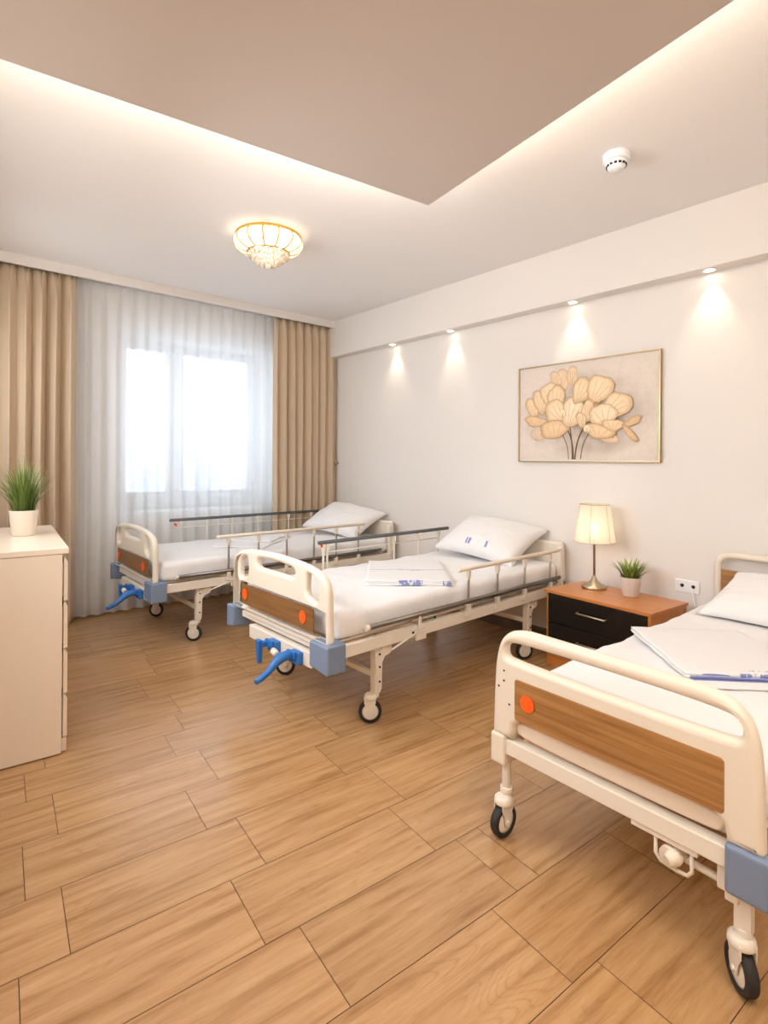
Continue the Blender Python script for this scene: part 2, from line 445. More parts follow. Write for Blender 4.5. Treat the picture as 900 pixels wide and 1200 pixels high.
# ------------------------------------------------------------------ casters and bed parts
def caster(leg, x, y, ang, trail, top, R=.064, wid=.028, cap=False):
    """caster under a leg at (x, y): ang = direction (deg) of the rolling axis, trail = offset vector"""
    wx, wy = x+trail[0], y+trail[1]
    mt = Matrix.Translation((wx, wy, R)) @ Matrix.Rotation(radians(ang), 4, 'Z') @ Matrix.Rotation(PI/2, 4, 'Y')
    h = wid/2
    bm = bmesh.new(); lathe(bm, [(R*.72, -h), (R*.93, -h), (R, -h*.55), (R, h*.55), (R*.93, h), (R*.72, h), (R*.72, -h)], 32); bm.transform(mt)
    obj('wheel_tyre', bm, M['rubber'], leg)
    bm = bmesh.new(); lathe(bm, [(0, -h*.9), (R*.3, -h*.95), (R*.6, -h*.8), (R*.73, -h*.7), (R*.73, h*.7), (R*.6, h*.8), (R*.3, h*.95), (0, h*.9)], 32); bm.transform(mt)
    obj('wheel_disc', bm, M['metal_cream'], leg)
    bm = bmesh.new()
    # fork: two cheeks, a bridge and a swivel stem, in wheel frame (axis = local x)
    for s in (-1, 1):
        x0 = s*(h+.004); lo = .0
        pts = [(-.013, -.012), (.013, -.012), (.022, R*.4), (.034, R*.75), (.034, R+.02), (-.03, R+.02), (-.03, R*.8), (-.02, R*.4)]
        va = [bm.verts.new((x0-.002, p, q+R)) for p, q in pts]; vb = [bm.verts.new((x0+.002, p, q+R)) for p, q in pts]
        bm.faces.new(va); bm.faces.new(vb[::-1])
        for i in range(8): bm.faces.new((va[i], va[(i+1) % 8], vb[(i+1) % 8], vb[i]))
    lathe(bm, [(0, 2*R+.004), (.034, 2*R+.004), (.036, 2*R+.010), (.034, 2*R+.024), (.026, 2*R+.032), (0, 2*R+.032)], 24)
    tube(bm, [(-h-.012, 0, R), (h+.012, 0, R)], .008, 10)
    bm.transform(Matrix.Translation((wx, wy, 0)) @ Matrix.Rotation(radians(ang), 4, 'Z'))
    tube(bm, [(x, y, 2*R+.012), (x, y, top)], .02, 14)
    obj('caster_fork', bm, M['metal_cream'], leg, .002)

def sq_leg(bed, x, y, ztop, zbot, w=.042, gusset=0, holes=True):
    bm = bmesh.new(); box(bm, x-w/2, x+w/2, y-w/2, y+w/2, zbot, ztop)
    if gusset:   # folded hinge plate on the outer face
        pts = [(-.022, -.0), (-.026, .05), (.02, .10), (.06, .13), (.095, .125), (.098, .07), (.075, .055), (.045, .05), (.026, .02), (.022, -.13), (-.005, -.13)]
        yy = y-w/2-.003 if gusset < 0 else y+w/2+.003
        va = [bm.verts.new((x+p, yy-.003, ztop-.12+q)) for p, q in pts]; vb = [bm.verts.new((x+p, yy+.003, ztop-.12+q)) for p, q in pts]
        bm.faces.new(va); bm.faces.new(vb[::-1])
        for i in range(len(pts)): bm.faces.new((va[i], va[(i+1) % len(pts)], vb[(i+1) % len(pts)], vb[i]))
    nm = 1
    if holes:
        for dz in (.05, .12, .2):
            if ztop-dz > zbot+.01:
                before = set(bm.verts); lathe(bm, [(0, 0), (.006, 0), (.006, .008), (0, .008)], 10, mi=1)
                sgn = -1 if y < .5 else 1
                xform(bm, before, Matrix.Translation((x+.004, y+sgn*(w/2+.004), ztop-dz)) @ Matrix.Rotation(-sgn*PI/2, 4, 'X'))
    return obj('leg', bm, [M['metal_cream'], M['dark']], bed, .002)

def rail(bed, name, y, xa, xb, zt, posts, tubemat, low=None, zlow=.55, side=-1, red=None, thin=False):
    bm = bmesh.new(); tube(bm, [(xa, y, zt), (xa+.004, y, zt), (xb-.004, y, zt), (xb, y, zt)], [.011, .0145, .0145, .011], 14)
    r = obj('guard_rail', bm, tubemat, bed)
    if low:
        bm = bmesh.new(); tube(bm, [(low[0], y+side*.004, zlow), (low[1], y+side*.004, zlow)], .0145, 14)
        obj('lower_tube', bm, M['dark_steel'], r)
        bm = bmesh.new(); tube(bm, [(low[0]-.012, y+side*.004, zlow), (low[0]+.012, y+side*.004, zlow)], .0165, 14); obj('end_cap', bm, M['cream'], r)
        bm = bmesh.new(); tube(bm, [(low[0]+.35, y-side*.012, zlow-.035), (low[1], y-side*.012, zlow-.035)], .006, 8); obj('link_rod', bm, M['steel'], r)
    for x in posts:
        bm = bmesh.new(); box(bm, x-.007, x+.007, y-.006, y+.006, .47, zt-.005)
        p = obj('post', bm, M['metal_cream'] if side > 0 else M['steel'], r, .002)
        bm = bmesh.new(); box(bm, x-.014, x+.014, y-.013, y+.013, zt-.055, zt-.012); box(bm, x-.01, x+.01, y-.01, y+.01, zt-.075, zt-.05); obj('collar', bm, M['cream'], p, .004)
        bm = bmesh.new(); box(bm, x-.028, x+.028, y-.012, y+.012, .455, .49); box(bm, x-.016, x+.016, y-.014, y+.014, .48, .535); obj('foot_bracket', bm, M['metal_cream'], p, .004)
    if thin:
        bm = bmesh.new(); tube(bm, [(posts[0], y, zt-.075), (posts[-1], y, zt-.075)], .005, 8); obj('thin_bar', bm, M['cream'], r)
    if red is not None:
        for (x, z) in red:
            bm = bmesh.new(); box(bm, x-.012, x+.012, y-.012, y+.012, z-.01, z+.012); box(bm, x+.002, x+.018, y-.008, y+.008, z-.022, z-.006); o = obj('release_knob', bm, M['red'], r, .006); o['label'] = 'red release knob'
    return r

def crank_set(bed, y, folded):
    bm = bmesh.new(); box(bm, -.035, .004, y-.045, y+.045, .355, .42); box(bm, -.05, -.03, y-.03, y+.05, .385, .425)
    c = obj('crank', bm, M['blue'], bed, .006); c['label'] = 'bright blue crank'
    bm = bmesh.new()
    if folded:
        box(bm, -.075, -.03, y+.02, y+.05, .385, .415)
        vs = box(bm, -.092, -.066, y+.035, y+.085, .29, .42)
        for v in vs:
            if v.co.z < .3: v.co.y = y+.05+(v.co.y-y-.05)*.35
        obj('crank_handle', bm, M['blue'], c, .004)
    else:
        tube(bm, [(-.02, y, .395), (-.07, y+.01, .405), (-.10, y+.015, .40), (-.135, y+.02, .375), (-.175, y+.015, .342), (-.215, y+.01, .325), (-.255, y, .315)], [.02, .026, .028, .022, .017, .016, .014], 12)
        obj('crank_handle', bm, M['blue'], c)
        bm = bmesh.new(); tube(bm, [(-.115, y+.03, .415), (-.115, y+.075, .425)], .017, 14); obj('crank_roller', bm, M['cream'], c)

def bed_a(label, place, L, near, far, scale=1):
    B = thing('hospital_bed', label, 'bed', (place[0], place[1], 0), radians(place[2]), 'three wheeled hospital beds')
    W, c = 1.05, .525
    # footboard / headboard share the moulded outline
    out = [(-.005, .50), (W+.005, .50)] + smooth_curve([(W+.004, .53), (W-.002, .70), (W-.012, .79), (W-.05, .846), (W-.12, .874), (.80, .894), (c, .905), (.25, .894), (.12, .874), (.05, .846), (.012, .79), (.002, .70), (-.004, .53)])
    hl = smooth_loop([(.093, .70), (.145, .712), (.205, .728), (.205, .80), (.195, .85), (.14, .838), (.093, .80)], 2)
    hr = [(W-y, z) for y, z in hl]
    slot = smooth_loop([(.315, .80), (.40, .80), (c, .80), (.65, .80), (.735, .80), (.735, .842), (.70, .856), (c, .865), (.35, .856), (.315, .842)], 2)
    for nm, x, shell in (('footboard', .02, True), ('headboard', L-.02, False)):
        fb = plate(nm, out if shell else [(y, min(z, .815)) for y, z in out], [hl, hr, slot] if shell else [], .046, .02, M['cream'], B, (x, 0, 0))
        sgn = -1 if shell else 1
        pn = plate('wood_panel', rrect(.125, .925, .547, .672, (.012, .012, .012, .012)), [], .006, .002, M['bedwood'], fb, (sgn*.0225, 0, 0)); pn['label'] = 'brown wood-grain inlay'
        if shell:
            for yy in (.222, .868):
                bm = bmesh.new(); lathe(bm, [(0, 0), (.026, 0), (.03, -.002), (.03, -.005), (0, -.0055)], 24, smooth=False); bm.transform(Matrix.Translation((sgn*.0255, yy, .612)) @ Matrix.Rotation(PI/2, 4, 'Y'))
                for v in bm.verts: v.co.z = .612+(v.co.z-.612)*1.15
                o = obj('round_marker', bm, M['orange'], fb); o['label'] = 'orange round marker'
            bx('lower_lip', M['cream'], (-.012, .012, .14, .91, .478, .515), fb, .003)
    # corner guards at the foot
    for y0, y1 in ((-.03, .132), (W-.062, W+.028)):
        bm = bmesh.new(); box(bm, -.028, .092, y0, y1, .368, .515)
        for v in bm.verts:
            if v.co.z < .4 and v.co.x < 0 and (v.co.y > y1-.01 if y0 < .5 else v.co.y < y0+.01): v.co.z += .018
        o = obj('corner_guard', bm, M['blue_guard'], B, .01, 3); o['label'] = 'grey-blue corner guard'
    # frame: side beams, cross beams
    bm = bmesh.new()
    for y0, y1 in ((0, .032), (W-.032, W)): box(bm, .06, L-.06, y0, y1, .424, .490)
    box(bm, .015, .05, .10, W-.10, .452, .490); box(bm, L-.07, L-.035, .02, W-.02, .424, .49)
    for xx in (.36, .80, 1.25, L-.48): box(bm, xx-.02, xx+.02, .03, W-.03, .43, .47)
    for y0, y1 in ((.01, .05), (W-.05, W-.01)): box(bm, L-.075, L-.035, y0-.012, y1-.012 if y0 < .5 else y1+.012, .36, .775)
    fr = obj('frame', bm, M['metal_cream'], B, .004)
    for xx in (.60, .68):
        bm = bmesh.new(); before = set(bm.verts); lathe(bm, [(0, 0), (.008, 0), (.008, .004), (0, .004)], 10)
        xform(bm, before, Matrix.Translation((xx, -.0, .455)) @ Matrix.Rotation(PI/2, 4, 'X'))
        obj('bolt', bm, M['dark'], fr)
    bx('crank_housing', M['metal_cream'], (.0, .10, .148, .827, .352, .432), B, .006)
    bm = bmesh.new(); box(bm, .10, L-.10, .06, W-.06, .49, .502); obj('mattress_platform', bm, M['metal_cream'], B)
    # bracket hook on the near beam with a link to the leg hinge
    bx('rail_bracket', M['metal_cream'], [(.615, .70, -.012, .0, .405, .475), (.635, .655, -.016, -.004, .47, .55), (.65, .672, -.016, -.004, .47, .50)], B, .003)
    bm = bmesh.new(); tube(bm, [(.43, -.008, .40), (.635, -.008, .455)], .006, 8); obj('link_rod', bm, M['metal_cream'], B)
    # legs
    for i, (x, y, ang, tr, g) in enumerate(((.36, .05, 52, (-.028, .012), -1), (.36, W-.12, 52, (-.028, .012), 1), (L-.47, .045, 60, (-.028, .0), -1), (L-.47, W-.06, 60, (-.03, .0), 1))):
        lg = sq_leg(B, x, y, .43, .165, gusset=g); caster(lg, x, y, ang, tr, .17)
    bx('crossbar', M['metal_cream'], [(.345, .372, .05, W-.12, .245, .275)], B, .003)
    bx('crossbar', M['metal_cream'], [(L-.485, L-.458, .05, W-.06, .265, .295)], B, .003)
    bm = bmesh.new(); tube(bm, [(.37, .05, .27), (.80, .06, .43)], .011, 10) if False else tube(bm, [(.10, .4, .40), (1.3, .4, .42)], .014, 10)
    obj('drive_shaft', bm, M['metal_cream'], B)
    crank_set(B, .27, False); crank_set(B, .50, True)
    rail(B, 'near', -.0, **near); rail(B, 'far', W+.015, **far)
    return B

def smooth_curve(pts, n=6):
    """Catmull-Rom through the points"""
    P = [Vector((a, b)) for a, b in pts]; out = []
    for i in range(len(P)-1):
        p0 = P[max(i-1, 0)]; p1 = P[i]; p2 = P[i+1]; p3 = P[min(i+2, len(P)-1)]
        for k in range(n):
            t = k/n
            q = .5*((2*p1)+(-p0+p2)*t+(2*p0-5*p1+4*p2-p3)*t*t+(-p0+3*p1-3*p2+p3)*t**3); out.append((q.x, q.y))
    out.append(tuple(P[-1])); return out

MID = (1.343, 2.335, 6.2); LEFT = (.938, 4.25, 5.5); RIGHT = (1.584, 1.40, 4.0)
bed_a('cream hospital bed in the middle, with blue cranks and the lamp nightstand at its head', MID, 2.30,
      dict(xa=.997, xb=2.197, zt=.762, posts=[1.098, 1.406, 1.731, 2.072], tubemat=M['cream'], low=(.252, 2.2), zlow=.553),
      dict(xa=.68, xb=2.115, zt=.838, posts=[.725, .76, 1.44, 1.73, 1.98], tubemat=M['darkrail'], side=1, red=[(.715, .812)], thin=True))
bed_a('cream hospital bed standing along the window, farthest from the camera', LEFT, 2.44,
      dict(xa=.492, xb=2.03, zt=.818, posts=[.595, .866, 1.142, 1.431, 1.684, 1.955], tubemat=M['cream'], low=(.172, 2.25), zlow=.538, red=[(1.431, .515)]),
      dict(xa=.49, xb=2.20, zt=.862, posts=[.60, .86, 1.13, 1.42, 1.80, 2.10], tubemat=M['darkrail'], side=1, red=[(.545, .82)], thin=True))

def bed_b(label, place, L):
    B = thing('hospital_bed', label, 'bed', (place[0], place[1], 0), radians(place[2]), 'three wheeled hospital beds')
    yl, yr = .037, -.853; c = (yl+yr)/2
    n = 6
    out = [(yr, .405), (yr+.09, .405)] + arc((yr+.09+.035, .44), .035, 180, 90, 4)[0:0] + \
          [(yr+.092, .43), (yr+.10, .455), (yr+.125, .474)] + [(yl-.125, .474), (yl-.103, .455), (yl-.097, .43), (yl-.09, .395), (yl, .395)] + \
          smooth_curve([(yl, .42), (yl-.006, .60), (yl-.014, .69), (yl-.035, .758), (yl-.08, .80), (yl-.15, .816)]) + \
          smooth_curve([(yr+.15, .812), (yr+.08, .796), (yr+.036, .756), (yr+.014, .69), (yr+.006, .60), (yr, .42)])
    hole = smooth_loop([(yl-.075, .695), (c, .69), (yr+.075, .69), (yr+.052, .705), (yr+.055, .745), (yr+.10, .763), (c, .766), (yl-.10, .764), (yl-.06, .748), (yl-.055, .71)], 3)
    fb = plate('footboard', out, [hole], .05, .021, M['cream'], B, (0, 0, 0))
    pn = plate('wood_panel', rrect(yr+.092, yl-.106, .481, .634, .012), [], .008, .002, M['bedwood2'], fb, (-.0235, 0, 0)); pn['label'] = 'brown wood-grain inlay'
    bm = bmesh.new(); lathe(bm, [(0, 0), (.026, 0), (.03, -.002), (.03, -.005), (0, -.0055)], 28, smooth=False); bm.transform(Matrix.Translation((-.0275, -.127, .56)) @ Matrix.Rotation(PI/2, 4, 'Y'))
    o = obj('round_marker', bm, M['orange'], fb); o['label'] = 'orange round marker'
    bm = bmesh.new()
    for yy, zz in ((-.02, .612), (.004, .585), (-.045, .53), (-.02, .65)):
        b4 = set(bm.verts); lathe(bm, [(0, 0), (.004, 0), (.004, -.001), (0, -.001)], 8); xform(bm, b4, Matrix.Translation((-.0262, yy, zz)) @ Matrix.Rotation(PI/2, 4, 'Y'))
    obj('screw', bm, M['dark'], fb)
    # white apron below the panel
    ap = plate('apron', smooth_loop([(yl-.09, .47), (yl-.095, .43), (yl-.12, .41), (c, .408), (yr+.13, .41), (yr+.10, .42), (yr+.092, .47), (c, .49)], 2), [], .02, .008, M['white'], fb, (.006, 0, 0))
    # sleeves and guard
    bm = bmesh.new(); box(bm, -.028, .05, yl-.06, yl+.004, .285, .40); obj('leg_sleeve', bm, M['cream'], B, .008)
    bm = bmesh.new(); box(bm, -.034, .14, yr-.016, yr+.09, .275, .41)
    o = obj('corner_guard', bm, M['blue_guard'], B, .012, 3); o['label'] = 'grey-blue corner guard'
    bm = bmesh.new()
    box(bm, -.018, .03, yr+.06, yl-.05, .332, .388)
    for y0 in (yl-.05, yr+.02): box(bm, .02, L-.02, y0, y0+.03, .34, .40)
    for x in (.4, .9, 1.4, L-.2): box(bm, x, x+.03, yr+.03, yl-.03, .35, .39)
    obj('frame', bm, M['metal_cream'], B, .003)
    bm = bmesh.new(); box(bm, .03, L-.04, yr+.05, yl-.05, .40, .412)
    for k in range(14): box(bm, .05, .075, yr+.06+k*.055, yr+.09+k*.055, .385, .402)
    obj('mattress_platform', bm, M['metal_cream'], B)
    # stowed crank
    bm = bmesh.new(); tube(bm, [(-.0, -.57, .325), (-.0, -.57, .262), (-.0, -.585, .245), (-.0, -.63, .24), (-.0, -.66, .242), (-.0, -.672, .258), (-.0, -.672, .325)], .006, 8)
    box(bm, -.012, .03, -.69, -.50, .315, .333)
    cr = obj('crank', bm, M['metal_cream'], B)
    bm = bmesh.new(); tube(bm, [(-.03, -.615, .272), (-.01, -.625, .278), (.12, -.625, .285)], [.016, .024, .024], 16); tube(bm, [(-.012, -.612, .274), (.012, -.614, .276)], .029, 16); obj('crank_handle', bm, M['cream'], cr)
    bm = bmesh.new(); tube(bm, [(.02, -.60, .275), (.03, -.80, .262)], .011, 10); obj('crossbar', bm, M['metal_cream'], B)
    bx('hanger_plate', M['metal_cream'], [(.0, .012, -.775, -.735, .255, .335), (-.002, .014, -.79, -.755, .235, .275)], B, .005)
    lg = None
    for x, y, ang, tr, kind in ((.02, -.0, -92, (-.018, .0), 0), (.02, -.797, 135, (-.004, .004), 1), (L-.25, -.02, -92, (.02, 0), 0), (L-.25, -.80, -92, (.02, 0), 0)):
        bm = bmesh.new()
        if kind: box(bm, x-.016, x+.016, y-.021, y+.021, .165, .34)
        else: tube(bm, [(x, y, .165), (x, y, .36)], .017, 16); tube(bm, [(x, y, .165), (x, y, .185)], .024, 16)
        lg = obj('leg', bm, M['metal_cream'], B, .002); caster(lg, x, y, ang, tr, .175, R=.062, wid=.032)
    # tubular headboard with a wood panel
    hx = L; bm = bmesh.new()
    path = [(-.035, .16)] + [(-.035, .6)] + arc((-.035-.07, .80), .07, 0, 90, 6) + arc((-.755+.07, .80), .07, 90, 180, 6) + [(-.755, .6), (-.755, .16)]
    tube(bm, [(hx, y, z) for y, z in path], .02, 14); hb = obj('headboard', bm, M['cream'], B)
    pn = bx('wood_panel', M['bedwood2'], (hx-.009, hx+.009, -.735, -.055, .46, .775), hb, .004); pn['label'] = 'brown wood-grain panel'
    return B
bed_b('cream hospital bed in the right foreground with full-width wood panel in a looped footboard', RIGHT, 2.13)

# ------------------------------------------------------------------ bedding
def sub(place, x, y, z=0):
    return frame_at(place[:2], place[2]) @ Vector((x, y, z))
def mattress(place, x0, x1, y0, y1, z0, z1, label, seed):
    bm = bmesh.new(); soft_box(bm, x0, x1, y0, y1, z0, z1, .045, .010, 4.5, (80, 44, 10))
    # tucked sheet: creases at the sides
    for v in bm.verts:
        side = max(0, 1-(v.co.z-z0)/(z1-z0))
        v.co.z += .004*noise.noise(Vector((v.co.x*9+seed, v.co.y*9, 0)))
        if side > .1:
            d = .006*noise.noise(Vector((v.co.x*14+seed*3, v.co.y*14, v.co.z*5)))
            v.co.y += d*(1 if v.co.y > (y0+y1)/2 else -1); v.co.x += d*(1 if v.co.x > (x0+x1)/2 else -1)
    o = obj('mattress', bm, M['sheet']); o.location = (place[0], place[1], 0); o.rotation_euler = (0, 0, radians(place[2]))
    return tag(o, label, 'mattress', 'white sheeted mattresses')
mattress(MID, .065, 2.24, .028, 1.03, .503, .655, 'white-sheeted mattress on the middle bed, under a square of folded linen', 1)
mattress(LEFT, .065, 2.38, .028, 1.03, .503, .655, 'white-sheeted mattress on the bed beside the window', 2)
mattress(RIGHT, .085, 2.10, -.825, .005, .413, .578, 'white-sheeted mattress on the foreground bed at the right edge', 3)

def cloth_print(name, rects):
    """white cotton with woven blue marks at (u0,u1,v0,v1) of the UV map"""
    m = fabric(name, srgb(228, 227, 228)); t = NT(m)
    uv = t.add('ShaderNodeUVMap'); uv.uv_map = 'UV'; sp = t.add('ShaderNodeSeparateXYZ')
    nz = t.add('ShaderNodeTexNoise', Scale=24.0, Detail=3.0); t.link(uv.outputs['UV'], nz.inputs['Vector'])
    t.link(uv.outputs['UV'], sp.inputs[0]); tot = None
    for (u0, u1, v0, v1, sl, brk) in rects:
        uu = t.math('ADD', sp.outputs['X'], t.math('MULTIPLY', sp.outputs['Y'], sl))
        a = t.math('MULTIPLY', t.math('GREATER_THAN', uu, u0), t.math('LESS_THAN', uu, u1))
        b = t.math('MULTIPLY', t.math('GREATER_THAN', sp.outputs['Y'], v0), t.math('LESS_THAN', sp.outputs['Y'], v1))
        r = t.math('MULTIPLY', a, b)
        if brk: r = t.math('MULTIPLY', r, t.math('GREATER_THAN', nz.outputs['Fac'], .47))
        tot = r if tot is None else t.math('MAXIMUM', tot, r)
    t.link(t.mix(t.math('MULTIPLY', tot, .75), srgb(228, 227, 228), srgb(72, 92, 176)), t.p.inputs['Base Color'])
    return m

def pillow(label, a, b, T, mtx, m, seed, n=34):
    bm = bmesh.new(); uvl = bm.loops.layers.uv.new('UV'); top = []; bot = []
    def pt(i, j, s):
        u, v = 2*i/n-1, 2*j/n-1
        x = a*u*(1-.13*(1-v*v)**.8); y = b*v*(1-.10*(1-u*u)**.8)
        e = max(0, (1-u*u))*max(0, (1-v*v))
        h = T*e**.42
        if s > 0: h += .010*noise.fractal(Vector((u*2.2+seed, v*2.2, seed)), 1, 2, 3)*min(1, e*4)
        w = .008*noise.noise(Vector((u*7, v*7, seed)))*min(1, e*3)
        return Vector((x, y, (h+w) if s > 0 else -.28*h))
    for s, g in ((1, top), (-1, bot)):
        for j in range(n+1): g.append([None]*(n+1))
    for j in range(n+1):
        for i in range(n+1):
            top[j][i] = bm.verts.new(pt(i, j, 1))
            bot[j][i] = top[j][i] if i in (0, n) or j in (0, n) else bm.verts.new(pt(i, j, -1))
    for s, g in ((1, top), (-1, bot)):
        for j in range(n):
            for i in range(n):
                q = [(i, j), (i+1, j), (i+1, j+1), (i, j+1)]
                if s < 0: q = q[::-1]
                f = bm.faces.new([g[jj][ii] for ii, jj in q]); f.smooth = True
                for l, (ii, jj) in zip(f.loops, q): l[uvl].uv = (ii/n, jj/n) if s > 0 else (-1, -1)
    o = obj('pillow', bm, m); o.matrix_world = mtx
    return tag(o, label, 'pillow', 'white pillows on the beds')
def pmat(place, x, y, z, tilt, rz, roll=0):
    return frame_at(place[:2], place[2]) @ Matrix.Translation((x, y, z)) @ Matrix.Rotation(radians(rz), 4, 'Z') @ Matrix.Rotation(radians(roll), 4, 'X') @ Matrix.Rotation(radians(-tilt), 4, 'Y')
pm = cloth_print('pillow_print', [(.08, .17, .56, .59, .0, 0), (.08, .17, .60, .62, 0, 0), (.08, .17, .34, .37, .0, 0)])
plain = M['sheet']
pillow('white pillow with blue marks propped at the head of the middle bed', .29, .39, .135, pmat(MID, 2.035, .535, .80, 25, 3, 5), pm, 1)
pillow('white pillow at the window bed, beside the corner drape', .29, .39, .14, pmat(LEFT, 2.16, .51, .80, 24, 12, 6), plain, 5)
pillow('white pillow at the right edge of the photo, on the foreground bed', .28, .38, .115, pmat(RIGHT, 1.86, -.48, .675, 18, -4), plain, 8)

def linen(label, place, x, y, z, rz, lx, ly, layers, m, wav=.004, seed=0):
    bm = bmesh.new(); uvl = bm.loops.layers.uv.new('UV'); zz = 0
    rnd = random.Random(seed)
    for k, (sx, sy, h, ox, oy) in enumerate(layers):
        soft_box(bm, -lx/2*sx+ox, lx/2*sx+ox, -ly/2*sy+oy, ly/2*sy+oy, zz, zz+h, h*.45, .0, 5, (30, 30, 4)); zz += h*.96
    for v in bm.verts:
        v.co.z += wav*(noise.noise(Vector((v.co.x*7+seed, v.co.y*7, seed)))+.6)*(v.co.z/zz)
        v.co.x += .006*noise.noise(Vector((v.co.y*9, v.co.z*60, seed))); v.co.y += .006*noise.noise(Vector((v.co.x*9, v.co.z*60, seed+4)))
    bm.faces.ensure_lookup_table()
    for f in bm.faces:
        for l in f.loops: l[uvl].uv = (l.vert.co.x/lx+.5, l.vert.co.y/ly+.5)
    o = obj('folded_linen', bm, m); o.location = sub(place, x, y, z); o.rotation_euler = (0, 0, radians(place[2]+rz))
    return tag(o, label, 'linen', 'folded white linen on the beds')
lm = cloth_print('linen_print', [(.50, .512, .02, .98, .0, 0), (.485, .505, .30, .62, .0, 1), (-.02, .035, .35, .62, 0, 1), (-.02, .02, .02, .12, 0, 1)])
linen('square of folded white linen with a blue band on the middle bed', MID, 1.03, .49, .656, 48, .70, .56, [(1, 1, .008, 0, 0), (.985, .98, .010, .004, 0), (.97, .985, .010, .004, .004)], lm, .004, 2)
linen('loosely folded white linen on the bed beside the window', LEFT, 1.12, .58, .656, 40, .75, .50, [(1, 1, .010, 0, 0), (.62, .9, .014, .12, .0)], plain, .018, 6)
lm2 = cloth_print('linen_print_blue', [(-.02, .010, .04, .97, .0, 0), (.010, .03, .30, .60, 0, 1), (.07, .085, .1, .5, 0, 1)])
linen('folded white linen with blue edging on the foreground bed', RIGHT, .99, -.40, .580, 45, .60, .52, [(1.12, 1.0, .010, -.03, -.02), (1, 1, .012, 0, 0), (.99, .99, .010, .004, 0)], lm2, .005, 3)

# ------------------------------------------------------------------ dresser and plants
def blades(n, r0, h0, h1, spread, w, seed, curl):
    bm = bmesh.new(); tl = bm.faces.layers.float.new('tone'); rnd = random.Random(seed)
    for _ in range(n):
        a = rnd.uniform(0, 2*PI); rr = r0*sqrt(rnd.random()); k = rr/r0
        base = Vector((rr*cos(a), rr*sin(a), 0)); a2 = a+rnd.uniform(-.5, .5); d = Vector((cos(a2), sin(a2), 0))
        h = rnd.uniform(h0, h1)*(1-.15*k); out = spread*(.15+.85*k)*rnd.uniform(.6, 1.1); side = Vector((-d.y, d.x, 0)); tw = rnd.uniform(-.6, .6)
        side = (side*cos(tw)+d*sin(tw)); prev = None; tone = rnd.random()
        for s in range(8):
            t = s/7; p = base + d*(out*t**curl) + Vector((0, 0, h*(t-.22*k*t**3)))
            ww = w*(1-t**2.2)+.0004; q = (bm.verts.new(p-side*ww), bm.verts.new(p+side*ww))
            if prev:
                f = bm.faces.new((prev[0], prev[1], q[1], q[0])); f[tl] = min(1, tone*.6+t*.45); f.smooth = True
            prev = q
    return bm
def plant(name, label, loc, r_b, r_t, h, pm_, gm, args):
    T = thing(name, label, 'plant', loc)
    bm = bmesh.new(); lathe(bm, [(0, .0), (r_b*.92, 0), (r_b, .006), (r_t*.985, h*.96), (r_t, h), (r_t-.006, h), (r_t-.008, h*.85), (0, h*.85)], 40)
    obj('pot', bm, pm_, T)
    bm = bmesh.new(); lathe(bm, [(r_t-.009, h*.86), (r_t*.5, h*.90), (0, h*.91)], 24); obj('soil', bm, M['soil'], T)
    bm = blades(*args); bm.transform(Matrix.Translation((0, 0, h*.85))); obj('grass', bm, gm, T)
    return T
def dresser():
    x1, y0, y1, z1 = .275, 3.03, 4.13, 1.008
    D = thing('dresser', 'tall white four-drawer dresser at the left edge with a plant on it', 'dresser', (x1, y0, 0))
    w = y1-y0; d = .50
    bx('body', M['white'], [(-d, -.024, .0, .02, .006, z1-.03), (-d, -.024, w-.02, w, .006, z1-.03), (-d, -d+.01, .02, w-.02, .02, z1-.03), (-d, -.03, .02, w-.02, .02, .04)], D, .0015)
    bx('top', M['white'], (-d-.005, .002, -.004, w+.004, z1-.028, z1), D, .002)
    bx('plinth', M['white'], (-.035, -.002, .018, w-.018, .006, .072), D, .0015)
    zs = [.078, .290, .511, .743, .962]
    for a, b in zip(zs, zs[1:]):
        bm = bmesh.new()
        pts = [(-.018, a+.004), (.0, a+.004), (.0, b-.012-.012), (-.012, b-.006), (-.018, b-.006)]
        va = [bm.verts.new((p, .012, q)) for p, q in pts]; vb = [bm.verts.new((p, w-.012, q)) for p, q in pts]
        bm.faces.new(va); bm.faces.new(vb[::-1])
        for i in range(5): bm.faces.new((va[i], va[(i+1) % 5], vb[(i+1) % 5], vb[i]))
        box(bm, -.45, -.0185, .03, w-.03, a+.02, b-.03)
        obj('drawer', bm, M['white'], D, .001)
dresser()
plant('potted_plant', 'tall grassy plant in a cream pot on the white dresser', (.112, 3.66, 1.008), .058, .0725, .142, M['pot'], M['grass1'], (170, .052, .20, .36, .15, .0036, 5, 1.7))
plant('potted_plant', 'small spiky plant in a pale grey pot on the nightstand', (3.50, 1.975, .536), .054, .069, .13, M['potgrey'], M['grass2'], (120, .05, .10, .185, .125, .0048, 8, 1.5))

